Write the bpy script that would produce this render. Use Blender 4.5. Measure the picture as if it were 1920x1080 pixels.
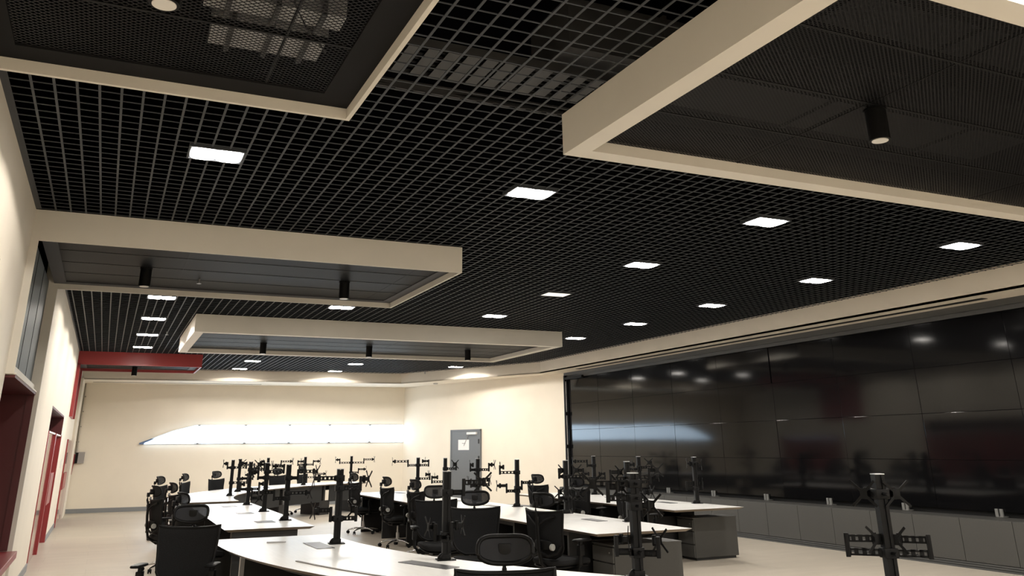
import bpy, bmesh, math, random
from mathutils import Vector, Matrix
random.seed(7)
PI = math.pi
for o in list(bpy.data.objects):
    bpy.data.objects.remove(o, do_unlink=True)
SC = bpy.context.scene
COL = SC.collection

# ------------------------------------------------------------------ camera
EYE = 1.56
FOC, PCY = 1561.06, 274.38
yaw, pitch, roll = (math.radians(a) for a in (25.006, 19.824, -0.696))
r0 = Vector((math.cos(yaw), -math.sin(yaw), 0))
fw = Vector((math.sin(yaw) * math.cos(pitch), math.cos(yaw) * math.cos(pitch), math.sin(pitch)))
u0 = r0.cross(fw)
rt = r0 * math.cos(roll) + u0 * math.sin(roll)
up = -r0 * math.sin(roll) + u0 * math.cos(roll)
cam = bpy.data.cameras.new('camera')
camo = bpy.data.objects.new('camera', cam)
COL.objects.link(camo)
mw = Matrix.Identity(4)
for i in range(3):
    mw[i][0] = rt[i]; mw[i][1] = up[i]; mw[i][2] = -fw[i]
mw[0][3], mw[1][3], mw[2][3] = 0.0, 0.0, EYE
camo.matrix_world = mw
cam.sensor_fit = 'HORIZONTAL'
cam.sensor_width = 36.0
cam.lens = FOC / 1920.0 * 36.0
cam.shift_y = -(540 - PCY) / 1920.0
cam.clip_start = 0.05
cam.clip_end = 200
SC.camera = camo

# ------------------------------------------------------------------ world, exposure, light levels
w = bpy.data.worlds.new('world')
SC.world = w
w.use_nodes = True
w.node_tree.nodes['Background'].inputs[0].default_value = (0.9, 0.95, 1.0, 1)
w.node_tree.nodes['Background'].inputs[1].default_value = 0.0
SC.view_settings.view_transform = 'Standard'
SC.view_settings.look = 'None'
SC.view_settings.gamma = 1
SC.view_settings.exposure = 0.0
SC.view_settings.use_curve_mapping = False
LAMP_W = 71.0          # watts of every lit ceiling downlight
LAMP_COL = (1.0, 0.94, 0.86)
LENS_E = 41.0
STRIP_E = 8.0
STRIP_COL = (0.60, 0.80, 1.0)


# ------------------------------------------------------------------ materials
def mat(name, col, rough=0.6, metal=0.0, spec=0.5, emit=None, estr=0.0, coat=0.0):
    m = bpy.data.materials.new(name)
    m.use_nodes = True
    b = m.node_tree.nodes['Principled BSDF']
    b.inputs['Base Color'].default_value = (*col, 1)
    b.inputs['Roughness'].default_value = rough
    b.inputs['Metallic'].default_value = metal
    b.inputs['Specular IOR Level'].default_value = spec
    b.inputs['Coat Weight'].default_value = coat
    if emit:
        b.inputs['Emission Color'].default_value = (*emit, 1)
        b.inputs['Emission Strength'].default_value = estr
    return m


def N(m, t, **kw):
    n = m.node_tree.nodes.new(t)
    for k, v in kw.items():
        setattr(n, k, v)
    return n


def L(m, a, b):
    m.node_tree.links.new(a, b)


def add_noise(m, scale=8.0, amt=0.06, bump=0.0, stretch=(1, 1, 1), detail=4.0):
    """gentle mottling of the base colour and an optional bump"""
    b = m.node_tree.nodes['Principled BSDF']
    c = b.inputs['Base Color'].default_value[:3]
    tc = N(m, 'ShaderNodeTexCoord')
    mp = N(m, 'ShaderNodeMapping')
    mp.inputs['Scale'].default_value = stretch
    nz = N(m, 'ShaderNodeTexNoise')
    nz.inputs['Scale'].default_value = scale
    nz.inputs['Detail'].default_value = detail
    L(m, tc.outputs['Object'], mp.inputs['Vector'])
    L(m, mp.outputs['Vector'], nz.inputs['Vector'])
    cr = N(m, 'ShaderNodeValToRGB')
    cr.color_ramp.elements[0].position = 0.3
    cr.color_ramp.elements[1].position = 0.7
    cr.color_ramp.elements[0].color = (*[x * (1 - amt) for x in c], 1)
    cr.color_ramp.elements[1].color = (*[min(1, x * (1 + amt)) for x in c], 1)
    L(m, nz.outputs['Fac'], cr.inputs['Fac'])
    L(m, cr.outputs['Color'], b.inputs['Base Color'])
    if bump:
        bp = N(m, 'ShaderNodeBump')
        bp.inputs['Strength'].default_value = bump
        bp.inputs['Distance'].default_value = 0.01
        L(m, nz.outputs['Fac'], bp.inputs['Height'])
        L(m, bp.outputs['Normal'], b.inputs['Normal'])
    return m


def math_n(m, op, a, b=None):
    n = N(m, 'ShaderNodeMath', operation=op)
    for i, v in enumerate((a, b)):
        if v is None:
            continue
        if isinstance(v, (int, float)):
            n.inputs[i].default_value = v
        else:
            L(m, v, n.inputs[i])
    return n.outputs[0]


def open_mesh(name, col, pu, pv, strand, axes=('X', 'Y'), rough=0.5, metal=0.0, spec=0.12):
    """expanded metal: diamond strands with real see-through openings"""
    m = mat(name, col, rough, metal, spec)
    b = m.node_tree.nodes['Principled BSDF']
    tc = N(m, 'ShaderNodeTexCoord')
    sx = N(m, 'ShaderNodeSeparateXYZ')
    L(m, tc.outputs['Object'], sx.inputs[0])
    u = math_n(m, 'DIVIDE', sx.outputs[axes[0]], pu)
    v = math_n(m, 'DIVIDE', sx.outputs[axes[1]], pv)
    ds = []
    for op in ('ADD', 'SUBTRACT'):
        f = math_n(m, 'FRACT', math_n(m, op, u, v))
        ds.append(math_n(m, 'ABSOLUTE', math_n(m, 'SUBTRACT', f, 0.5)))
    hole = math_n(m, 'LESS_THAN', math_n(m, 'MAXIMUM', ds[0], ds[1]), 0.5 - strand / 2)
    tr = N(m, 'ShaderNodeBsdfTransparent')
    mx = N(m, 'ShaderNodeMixShader')
    L(m, hole, mx.inputs[0])
    L(m, b.outputs[0], mx.inputs[1])
    L(m, tr.outputs[0], mx.inputs[2])
    L(m, mx.outputs[0], m.node_tree.nodes['Material Output'].inputs['Surface'])
    return m


M = {}
M['wall'] = add_noise(mat('warm_white_paint', (0.80, 0.735, 0.625), 0.7, spec=0.3), 2.0, 0.02)
M['soffit'] = add_noise(mat('soffit_paint', (0.80, 0.735, 0.625), 0.75, spec=0.3), 2.0, 0.02)
M['frame'] = add_noise(mat('frame_paint', (0.72, 0.68, 0.60), 0.6, spec=0.4), 3.0, 0.02)
M['skirt'] = mat('grey_skirting', (0.22, 0.23, 0.24), 0.5)
M['grid'] = mat('grid_dark_metal', (0.055, 0.060, 0.068), 0.5, 0.0, 0.2)
M['void'] = mat('plenum_black', (0.002, 0.002, 0.0025), 0.9, spec=0.0)
M['black'] = mat('black_metal', (0.003, 0.003, 0.0032), 0.5, 0.0, 0.16)
M['blackband'] = mat('black_board', (0.013, 0.013, 0.014), 0.7, spec=0.1)
M['greyband'] = mat('grey_board', (0.07, 0.07, 0.075), 0.6, spec=0.2)
M['mesh_fine'] = open_mesh('fine_expanded_metal', (0.013, 0.014, 0.0155), 0.028, 0.022, 0.42)
M['mesh_black'] = open_mesh('black_expanded_metal', (0.007, 0.007, 0.008), 0.030, 0.024, 0.42)
M['mesh_far'] = open_mesh('grey_expanded_metal', (0.018, 0.020, 0.022), 0.028, 0.022, 0.5)
M['mesh_wide'] = open_mesh('wide_expanded_metal', (0.014, 0.014, 0.015), 0.040, 0.030, 0.2)
M['mesh_wall'] = open_mesh('wall_expanded_metal', (0.16, 0.175, 0.18), 0.028, 0.022, 0.62, ('Y', 'Z'))
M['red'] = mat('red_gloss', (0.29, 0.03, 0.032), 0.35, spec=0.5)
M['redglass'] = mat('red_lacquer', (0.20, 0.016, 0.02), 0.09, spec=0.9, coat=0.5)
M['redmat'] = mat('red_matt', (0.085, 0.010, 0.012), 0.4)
M['screen'] = mat('screen_glass', (0.004, 0.004, 0.0045), 0.075, spec=0.28)
M['surround'] = mat('video_wall_surround', (0.06, 0.062, 0.062), 0.5)
M['cab'] = add_noise(mat('cabinet_grey', (0.052, 0.051, 0.047), 0.55), 60, 0.05)
M['cabdark'] = mat('cabinet_groove', (0.02, 0.02, 0.02), 0.6)
M['tab'] = mat('bracket_zinc', (0.20, 0.20, 0.19), 0.4, 0.3)
M['slot'] = mat('slot_black', (0.008, 0.008, 0.008), 0.8)
M['door'] = mat('door_grey', (0.135, 0.145, 0.155), 0.45)
M['chrome'] = mat('chrome', (0.55, 0.55, 0.56), 0.22, 1.0)
M['steel'] = mat('brushed_steel', (0.45, 0.45, 0.46), 0.35, 1.0)
M['white'] = mat('white_plastic', (0.75, 0.74, 0.72), 0.45)
M['paper'] = mat('paper_white', (0.8, 0.8, 0.8), 0.8)
M['ink'] = mat('ink', (0.08, 0.08, 0.08), 0.8)
M['plastic'] = mat('black_plastic', (0.004, 0.004, 0.0043), 0.5, 0, 0.18)
M['fabric'] = add_noise(mat('black_seat_fabric', (0.016, 0.016, 0.0165), 0.9, spec=0.12), 140, 0.25, 0.15)
M['net'] = add_noise(mat('black_back_net', (0.011, 0.0112, 0.012), 0.85, spec=0.12), 160, 0.3, 0.2)
M['netgrey'] = open_mesh('headrest_net', (0.024, 0.025, 0.028), 0.006, 0.006, 0.8, ('X', 'Z'), 0.7)
M['lumbar'] = mat('grey_lumbar_plastic', (0.33, 0.33, 0.31), 0.4)
M['tablewhite'] = add_noise(mat('white_worktop', (0.86, 0.85, 0.82), 0.28, spec=0.5), 3.0, 0.035, stretch=(14, 1, 1))
M['tableedge'] = mat('worktop_edge', (0.20, 0.16, 0.12), 0.5)
M['flap'] = mat('grey_cable_flap', (0.10, 0.10, 0.105), 0.4, 0.5)
M['panelgrey'] = open_mesh('perforated_screen_panel', (0.035, 0.036, 0.037), 0.06, 0.04, 0.82, ('X', 'Z'), 0.5)
M['deskmetal'] = mat('desk_dark_metal', (0.012, 0.012, 0.013), 0.5)
M['deskgrey'] = mat('desk_grey_panel', (0.03, 0.03, 0.03), 0.5)
M['lens'] = mat('lit_lens', (1, 1, 1), 0.3, emit=(1.0, 0.94, 0.86), estr=LENS_E)
M['lensdim'] = mat('dim_lens', (0.9, 0.9, 0.88), 0.4, emit=(1.0, 0.97, 0.9), estr=0.75)
M['lensspot'] = mat('spot_lens', (0.75, 0.72, 0.66), 0.3, emit=(1.0, 0.94, 0.82), estr=0.03)
M['strip'] = mat('lit_glass_strip', (0.9, 0.95, 1.0), 0.2, emit=STRIP_COL, estr=STRIP_E)
M['striprim'] = mat('strip_rim', (0.62, 0.66, 0.70), 0.3)
M['striptip'] = mat('strip_blue_tip', (0.10, 0.17, 0.32), 0.3)
M['galv'] = add_noise(mat('galvanised_sheet', (0.42, 0.42, 0.42), 0.5, 0.0), 20, 0.15)
M['galvdark'] = mat('dull_tray_metal', (0.06, 0.06, 0.06), 0.5, 0.0)
M['conduit'] = mat('grey_conduit', (0.30, 0.27, 0.22), 0.45, 0.3)
M['stripe'] = mat('table_seam_metal', (0.16, 0.14, 0.12), 0.4, 0.4)

# floor: large-format vinyl with faint planks
fm = mat('floor_vinyl', (0.60, 0.54, 0.45), 0.38, spec=0.4)
fb = fm.node_tree.nodes['Principled BSDF']
tc = N(fm, 'ShaderNodeTexCoord')
br = N(fm, 'ShaderNodeTexBrick')
br.inputs['Scale'].default_value = 1.0
br.inputs['Brick Width'].default_value = 1.2
br.inputs['Row Height'].default_value = 0.6
br.inputs['Mortar Size'].default_value = 0.002
br.inputs['Color1'].default_value = (0.60, 0.535, 0.445, 1)
br.inputs['Color2'].default_value = (0.56, 0.50, 0.415, 1)
br.inputs['Mortar'].default_value = (0.45, 0.40, 0.33, 1)
nz = N(fm, 'ShaderNodeTexNoise')
nz.inputs['Scale'].default_value = 1.2
nz.inputs['Detail'].default_value = 6
mp = N(fm, 'ShaderNodeMapping')
mp.inputs['Scale'].default_value = (1, 6, 1)
L(fm, tc.outputs['Object'], br.inputs['Vector'])
L(fm, tc.outputs['Object'], mp.inputs['Vector'])
L(fm, mp.outputs['Vector'], nz.inputs['Vector'])
mxc = N(fm, 'ShaderNodeMix', data_type='RGBA', blend_type='MULTIPLY')
mxc.inputs[0].default_value = 0.25
L(fm, br.outputs['Color'], mxc.inputs[6])
L(fm, nz.outputs['Fac'], mxc.inputs[7])
L(fm, mxc.outputs[2], fb.inputs['Base Color'])
M['floor'] = fm


# ------------------------------------------------------------------ mesh builder
class MB:
    def __init__(self):
        self.v = []; self.f = []; self.s = []; self.mi = []; self.cur = 0

    def add(self, vs, fs, smooth=False):
        n = len(self.v)
        self.v += [tuple(v) for v in vs]
        self.f += [tuple(i + n for i in f) for f in fs]
        self.s += [smooth] * len(fs)
        self.mi += [self.cur] * len(fs)
        return self

    def box(self, x0, x1, y0, y1, z0, z1, T=None):
        vs = [Vector((x, y, z)) for z in (z0, z1) for y in (y0, y1) for x in (x0, x1)]
        if T: vs = [T @ v for v in vs]
        return self.add(vs, [(0, 2, 3, 1), (4, 5, 7, 6), (0, 1, 5, 4), (2, 6, 7, 3), (0, 4, 6, 2), (1, 3, 7, 5)])

    def rbox(self, x0, x1, y0, y1, z0, z1, b=0.006, T=None):
        """box with chamfered edges"""
        bm = bmesh.new()
        bmesh.ops.create_cube(bm, size=1)
        for v in bm.verts:
            v.co = Vector(((x0 + x1) / 2 + v.co.x * (x1 - x0), (y0 + y1) / 2 + v.co.y * (y1 - y0), (z0 + z1) / 2 + v.co.z * (z1 - z0)))
        bmesh.ops.bevel(bm, geom=bm.edges[:] + bm.verts[:], offset=b, segments=2, profile=0.6, affect='EDGES')
        bm.verts.index_update()
        vs = [v.co.copy() for v in bm.verts]
        if T: vs = [T @ v for v in vs]
        fs = [tuple(v.index for v in f.verts) for f in bm.faces]
        bm.free()
        return self.add(vs, fs, False)

    def cyl(self, c, r, z0, z1, n=20, r2=None, smooth=True, T=None):
        r2 = r if r2 is None else r2
        vs = []
        for i in range(n):
            a = 2 * PI * i / n
            vs.append(Vector((c[0] + r * math.cos(a), c[1] + r * math.sin(a), z0)))
            vs.append(Vector((c[0] + r2 * math.cos(a), c[1] + r2 * math.sin(a), z1)))
        if T: vs = [T @ v for v in vs]
        fs = [(2 * i, (2 * i + 2) % (2 * n), (2 * i + 3) % (2 * n), 2 * i + 1) for i in range(n)]
        fs.append(tuple(2 * i for i in reversed(range(n))))
        fs.append(tuple(2 * i + 1 for i in range(n)))
        return self.add(vs, fs, smooth)

    def tube(self, pts, r, n=8, closed=False, rs=None, flat=1.0):
        pts = [Vector(p) for p in pts]
        k = len(pts)
        rings = []
        for i, p in enumerate(pts):
            a = pts[(i - 1) % k] if (closed or i > 0) else p
            b = pts[(i + 1) % k] if (closed or i < k - 1) else p
            t = (b - a).normalized()
            ref = Vector((0, 0, 1)) if abs(t.z) < 0.95 else Vector((0, 1, 0))
            s = t.cross(ref).normalized(); q = s.cross(t).normalized()
            rr = rs[i] if rs else r
            rings.append([p + s * rr * math.cos(2 * PI * j / n) + q * rr * flat * math.sin(2 * PI * j / n) for j in range(n)])
        vs = [v for g in rings for v in g]
        fs = []
        for i in range(k if closed else k - 1):
            i2 = (i + 1) % k
            for j in range(n):
                j2 = (j + 1) % n
                fs.append((i * n + j, i * n + j2, i2 * n + j2, i2 * n + j))
        if not closed:
            fs.append(tuple(reversed(range(n))))
            fs.append(tuple((k - 1) * n + j for j in range(n)))
        return self.add(vs, fs, True)

    def prism(self, poly, z0, z1, inset=0.0):
        """extruded polygon (counter-clockwise); the bottom can be inset to give a sharp under-bevelled edge"""
        n = len(poly)
        def off(i, d):
            p0 = Vector(poly[i - 1]); p = Vector(poly[i]); p1 = Vector(poly[(i + 1) % n])
            e0 = (p - p0).normalized(); e1 = (p1 - p).normalized()
            n0 = Vector((-e0.y, e0.x)); n1 = Vector((-e1.y, e1.x))
            m = n0 + n1
            return p + m * (d / max(0.3, m.dot(n0)))
        bot = [off(i, inset) if inset else Vector(poly[i]) for i in range(n)]
        vs = [(p.x, p.y, z0) for p in bot] + [(p[0], p[1], z1) for p in poly]
        fs = [tuple(reversed(range(n))), tuple(range(n, 2 * n))]
        fs += [(i, (i + 1) % n, n + (i + 1) % n, n + i) for i in range(n)]
        return self.add(vs, fs)

    def superq(self, c, a, e1=0.4, e2=0.4, nu=28, nv=12, fn=None):
        """rounded cushion (superellipsoid) with an optional bend fn(Vector)->Vector"""
        def sg(x, e): return math.copysign(abs(x) ** e, x)
        vs = []
        for j in range(nv + 1):
            ph = -PI / 2 + PI * j / nv
            for i in range(nu):
                th = 2 * PI * i / nu
                p = Vector((a[0] * sg(math.cos(ph), e1) * sg(math.cos(th), e2), a[1] * sg(math.cos(ph), e1) * sg(math.sin(th), e2), a[2] * sg(math.sin(ph), e1)))
                if fn: p = fn(p)
                vs.append(Vector(c) + p)
        fs = [(j * nu + i, j * nu + (i + 1) % nu, (j + 1) * nu + (i + 1) % nu, (j + 1) * nu + i) for j in range(nv) for i in range(nu)]
        return self.add(vs, fs, True)

    def sheet(self, fn, nu, nv, th):
        """double-sided curved sheet; fn(u,v)->(Vector, normal Vector)"""
        vs = []
        for side in (0.5, -0.5):
            for j in range(nv + 1):
                for i in range(nu + 1):
                    p, nn = fn(i / nu, j / nv)
                    vs.append(p + nn * (th * side))
        W = nu + 1; S = W * (nv + 1)
        fs = []
        for j in range(nv):
            for i in range(nu):
                a = j * W + i
                fs.append((a, a + 1, a + W + 1, a + W))
                fs.append((S + a, S + a + W, S + a + W + 1, S + a + 1))
        for i in range(nu):
            fs.append((i, S + i, S + i + 1, i + 1))
            b = nv * W + i
            fs.append((b, b + 1, S + b + 1, S + b))
        for j in range(nv):
            a = j * W
            fs.append((a, a + W, S + a + W, S + a))
            b = j * W + nu
            fs.append((b, S + b, S + b + W, b + W))
        return self.add(vs, fs, True)

    def mesh(self, name, mats):
        me = bpy.data.meshes.new(name)
        me.from_pydata(self.v, [], self.f)
        if not isinstance(mats, (list, tuple)): mats = [mats]
        for m in mats: me.materials.append(m)
        me.polygons.foreach_set('use_smooth', self.s)
        me.polygons.foreach_set('material_index', self.mi)
        me.update()
        if any(self.s):
            me.set_sharp_from_angle(angle=math.radians(50))
        return me

    def build(self, name, mats, parent=None, loc=None, rotz=0.0):
        o = bpy.data.objects.new(name, self.mesh(name, mats))
        COL.objects.link(o)
        if parent: o.parent = parent
        if loc: o.location = loc
        o.rotation_euler = (0, 0, rotz)
        return o


def struct(name, mb, m):
    o = mb.build(name, m)
    o['kind'] = 'structure'
    return o


def tag(o, label, cat, group=None):
    o['label'] = label; o['category'] = cat
    if group: o['group'] = group
    return o


def thing(name, label, cat, loc=(0, 0, 0), rotz=0.0, group=None):
    o = bpy.data.objects.new(name, None)
    COL.objects.link(o)
    o.location = loc
    o.rotation_euler = (0, 0, rotz)
    o.empty_display_size = 0.1
    return tag(o, label, cat, group)


def copy_tree(o, parent=None):
    c = o.copy()
    COL.objects.link(c)
    c.parent = parent
    for ch in o.children:
        copy_tree(ch, c)
    return c


# ------------------------------------------------------------------ room dimensions
ZC = 3.66      # underside of the open-cell ceiling
ZB = 3.375     # underside of soffit and dropped ceiling panels
ZM = 3.45      # expanded metal level
XL, XLF = -0.85, -0.765          # left wall near / far plane
SLAB = 4.95
YN = -6.0
XS = 10.85     # plane of the screens
A = (8.52, 26.62); B = (10.85, 20.15)       # door wall
def yback(x): return 27.15 - 0.05717 * (x + 0.75)

# floor and slab
struct('floor', MB().box(-2.2, 12.2, YN, 29, -0.05, 0.0), M['floor'])
struct('ceiling', MB().box(-2.2, 12.2, YN, 29, SLAB, SLAB + 0.1), M['void'])

# left wall, with its two red-lined openings left free
lw = MB()
lw.box(XL - 0.12, XL, YN, 8.53, 0, ZC + 0.02)
struct('wall_left', lw, M['wall'])
lw = MB()
lw.box(XLF - 0.12, XLF, 11.2, 14.6, 0, ZC + 0.02)
lw.box(XLF - 0.12, XLF, 14.6, 18.95, 2.21, ZC + 0.02)
lw.box(XLF - 0.12, XLF, 18.95, 28.2, 0, ZC + 0.02)
lw.box(XLF - 0.12, XLF, 8.53, 11.2, 0, 0.50)
struct('wall_left', lw, M['wall'])
struct('wall_left', MB().box(-2.2, -2.0, YN, 29, 0, SLAB).box(XLF - 0.12, XLF - 0.1, YN, 8.5, ZC + 0.02, SLAB).box(XLF - 0.12, XLF - 0.1, 11.2, 28, ZC + 0.02, SLAB), M['void'])
# far wall, door wall, right wall, wall behind the camera
bw = MB()
xa, xb = -0.9, A[0]
bw.prism([(xa, yback(xa)), (A[0], A[1]), (A[0] + 0.1, A[1] + 0.15), (xa, yback(xa) + 0.15)], 0, ZC + 0.1)
struct('wall_back', bw, M['wall'])
dw = MB()
dw.prism([B, (B[0] + 0.15, B[1]), (A[0] + 0.15, A[1] + 0.1), A], 0, ZC + 0.1)
struct('wall_right', dw, M['wall'])
struct('wall_right', MB().box(XS + 0.25, XS + 0.4, YN, B[1], 0, ZC + 0.1), M['wall'])
struct('wall_front', MB().box(-2.2, 12.2, YN - 0.15, YN, 0, SLAB), M['wall'])
struct('wall_back', MB().box(-2.2, 12.2, 28.6, 28.7, 0, SLAB).box(12.1, 12.2, YN, 28.6, 0, SLAB), M['void'])

# skirting
sk = MB()
sk.prism([(xa + 0.14, yback(xa) - 0.02), (A[0], A[1] - 0.02), (A[0], A[1]), (xa + 0.14, yback(xa))], 0, 0.11)
struct('baseboard_back', sk, M['skirt'])
sk = MB()
for y0, y1 in ((YN, 8.53),):
    sk.box(XL, XL + 0.015, y0, y1, 0, 0.1)
for y0, y1 in ((8.53, 14.6), (18.95, 22.3), (25.2, 27.1)):
    sk.box(XLF, XLF + 0.015, y0, y1, 0, 0.1)
struct('baseboard_left', sk, M['skirt'])
sk = MB()
dx, dy = A[0] - B[0], A[1] - B[1]
ln = math.hypot(dx, dy); dx /= ln; dy /= ln
def on_door_wall(s, out=0.0):   # s metres from B towards A, 'out' metres into the room
    return (B[0] + dx * s - dy * out, B[1] + dy * s + dx * out)
def dwbox(mb, s0, s1, o0, o1, z0, z1):
    mb.prism([on_door_wall(s0, o0), on_door_wall(s1, o0), on_door_wall(s1, o1), on_door_wall(s0, o1)], z0, z1)
def s_of(x, y): return (x - B[0]) * dx + (y - B[1]) * dy
dwbox(sk, 0, s_of(9.78, 23.1), 0, 0.015, 0, 0.1)
dwbox(sk, s_of(9.28, 24.5), ln, 0, 0.015, 0, 0.1)
struct('baseboard_right', sk, M['skirt'])

# pillar step at the far left corner
struct('trim_1', MB().box(XLF, XLF + 0.06, 25.2, 27.12, 0, ZB), M['wall'])

# ------------------------------------------------------------------ soffit around the ceiling
SF = [(10.24, YN), (10.24, 20.35), (7.87, 24.97), (XLF, 25.62)]     # lower front edge, seen from the room
so = MB()
for (p, q) in zip(SF[:-1], SF[1:]):
    d = Vector((q[0] - p[0], q[1] - p[1])).normalized()
    nrm = Vector((d.y, -d.x)) * 0.03
    so.prism([p, (p[0] + nrm.x, p[1] + nrm.y), (q[0] + nrm.x, q[1] + nrm.y), q], ZB, ZC + 0.03)
def quad(mb, pts, z0, z1): mb.prism(pts, z0, z1)
quad(so, [(10.24, YN), (XS + 0.3, YN), (XS + 0.3, B[1]), (10.24, 20.35)], ZB, ZB + 0.03)
quad(so, [(10.24, 20.35), (XS + 0.3, B[1]), (A[0] + 0.2, A[1] + 0.1), (7.87, 24.97)], ZB, ZB + 0.03)
quad(so, [(7.87, 24.97), (A[0] + 0.2, A[1] + 0.1), (XLF, yback(-0.8) + 0.1), (XLF, 25.62)], ZB, ZB + 0.03)
struct('trim_2', so, M['soffit'])
# linear air slots in the soffit underside
tag(MB().box(10.50, 10.62, 7.57, 18.9, ZB - 0.006, ZB + 0.01).build('air_slot', M['slot']), 'long black linear air slot in the soffit above the video wall', 'air vent')
tag(MB().prism([(-0.5, 26.55), (4.0, 26.3), (4.0, 26.34), (-0.5, 26.59)], ZB - 0.006, ZB + 0.01).build('air_slot', M['slot']), 'thin dark air slot in the soffit above the far wall', 'air vent')

# ------------------------------------------------------------------ ceiling panels (rects used to cut the grid)
P1 = (1.09, 7.85, 14.62, 17.98)
P2 = (-0.785, 3.35, 8.53, 11.2)
P3 = (XL, 1.06, 1.6, 4.54)
P4 = (2.51, 8.0, 2.0, 4.58)
PR = (XLF, 1.83, 21.15, 22.95)
RECTS = [P1, P2, P3, P4, PR]


def soffit_y(x):       # far limit of the grid at x
    if x <= 7.87: return 24.97 + (7.87 - x) * (25.62 - 24.97) / (7.87 - XLF)
    return 20.35 + (10.24 - x) * (24.97 - 20.35) / (10.24 - 7.87)


def soffit_x(y):
    if y <= 20.35: return 10.24
    if y <= 24.97: return 10.24 - (y - 20.35) * (10.24 - 7.87) / (24.97 - 20.35)
    return 7.87 - (y - 24.97) * (7.87 - XLF) / (25.62 - 24.97)


def cut(lo, hi, holes):
    seg = [(lo, hi)]
    for a, b in sorted(holes):
        ns = []
        for s, e in seg:
            if b <= s or a >= e: ns.append((s, e)); continue
            if a > s: ns.append((s, a))
            if b < e: ns.append((b, e))
        seg = ns
    return [(s, e) for s, e in seg if e - s > 0.02]


grid = MB()
GW, GH = 0.0075, 0.005
x = -0.813
while x < 10.2:
    xlo = XL if True else 0
    holes = [(r[2], r[3]) for r in RECTS if r[0] - 0.01 < x < r[1] + 0.01]
    lo = 0.5 if x > XLF else 0.5
    hi = soffit_y(x) if x > XLF else 8.5
    for s, e in cut(lo, hi, holes):
        grid.box(x - GW, x + GW, s, e, ZC, ZC + GH)
    x += 0.125
y = 0.614
while y < 25.5:
    holes = [(r[0], r[1]) for r in RECTS if r[2] - 0.01 < y < r[3] + 0.01]
    lo = XL if y < 8.53 else XLF
    hi = soffit_x(y)
    for s, e in cut(lo, hi, holes):
        grid.box(s, e, y - 0.0042, y + 0.0042, ZC + 0.001, ZC + GH + 0.001)
    y += 0.125
grid.box(XL, XL + 0.03, 0.5, 8.5, ZC - 0.002, ZC + 0.03)
grid.box(XLF, XLF + 0.02, 11.2, 25.5, ZC - 0.002, ZC + 0.03)
struct('ceiling', grid, M['grid'])
blk = MB()   # dark deck over the stretch behind the camera, outside every view of the grid
blk.box(XL, 10.24, YN, 0.5, ZC, ZC + 0.02)
struct('ceiling', blk, M['grid'])

# ------------------------------------------------------------------ dropped ceiling panels
def frame_ring(mb, r, wd, z0, z1):
    x0, x1, y0, y1 = r
    mb.box(x0, x1, y0, y0 + wd, z0, z1)
    mb.box(x0, x1, y1 - wd, y1, z0, z1)
    mb.box(x0, x0 + wd, y0 + wd, y1 - wd, z0, z1)
    mb.box(x1 - wd, x1, y0 + wd, y1 - wd, z0, z1)
    return mb


def ceiling_panel(r, wd, label, meshmat, band=None, ribdir='x', ribstep=0.6, fmat=None, left_open=False):
    x0, x1, y0, y1 = r
    t = thing('ceiling_panel', label, 'ceiling panel', ((x0 + x1) / 2, (y0 + y1) / 2, ZB), group='dropped ceiling panels with expanded metal infill')
    c = Vector(t.location)
    def loc(mb):
        mb.v = [(v[0] - c.x, v[1] - c.y, v[2] - c.z) for v in mb.v]
        return mb
    f = MB()
    frame_ring(f, r, wd, ZB, ZC + 0.001)
    if left_open:      # the frame runs on down the wall instead of closing here
        f = MB()
        f.box(x0, x1, y0, y0 + wd, ZB, ZC + 0.001); f.box(x0, x1, y1 - wd, y1, ZB, ZC + 0.001)
        f.box(x1 - wd, x1, y0 + wd, y1 - wd, ZB, ZC + 0.001)
    loc(f).build('panel_frame', fmat or M['frame'], t)
    ix0, ix1, iy0, iy1 = x0 + wd, x1 - wd, y0 + wd, y1 - wd
    if left_open: ix0 = x0
    if band:
        bw_, bm = band
        b = MB()
        frame_ring(b, (ix0, ix1, iy0, iy1), bw_, ZM - 0.01, ZM + 0.012)
        loc(b).build('border_board', bm, t)
        ix0 += bw_; ix1 -= bw_; iy0 += bw_; iy1 -= bw_
    ln_ = MB()
    lx0 = x0 if left_open else x0 + wd + 0.001
    ln_.box(lx0, x1 - wd, y0 + wd, y0 + wd + 0.008, ZM + 0.016, ZC); ln_.box(lx0, x1 - wd, y1 - wd - 0.008, y1 - wd, ZM + 0.016, ZC)
    ln_.box(x1 - wd - 0.008, x1 - wd, y0 + wd + 0.008, y1 - wd - 0.008, ZM + 0.016, ZC)
    if not left_open: ln_.box(lx0, lx0 + 0.008, y0 + wd + 0.008, y1 - wd - 0.008, ZM + 0.016, ZC)
    loc(ln_).build('black_lining', M['void'], t)
    m_ = MB().box(ix0, ix1, iy0, iy1, ZM, ZM + 0.002)
    loc(m_).build('mesh_infill', meshmat, t)
    rb = MB()
    if ribdir == 'x':
        y = iy1 - ribstep
        while y > iy0 + 0.1:
            rb.box(ix0, ix1, y - 0.009, y + 0.009, ZM - 0.003, ZM + 0.03)
            y -= ribstep
    x = ix0 + 1.2
    while x < ix1 - 0.1:
        rb.box(x - 0.004, x + 0.004, iy0, iy1, ZM - 0.002, ZM + 0.02)
        x += 2.4
    loc(rb).build('carrier_rail', M['black'], t)
    return t


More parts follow.
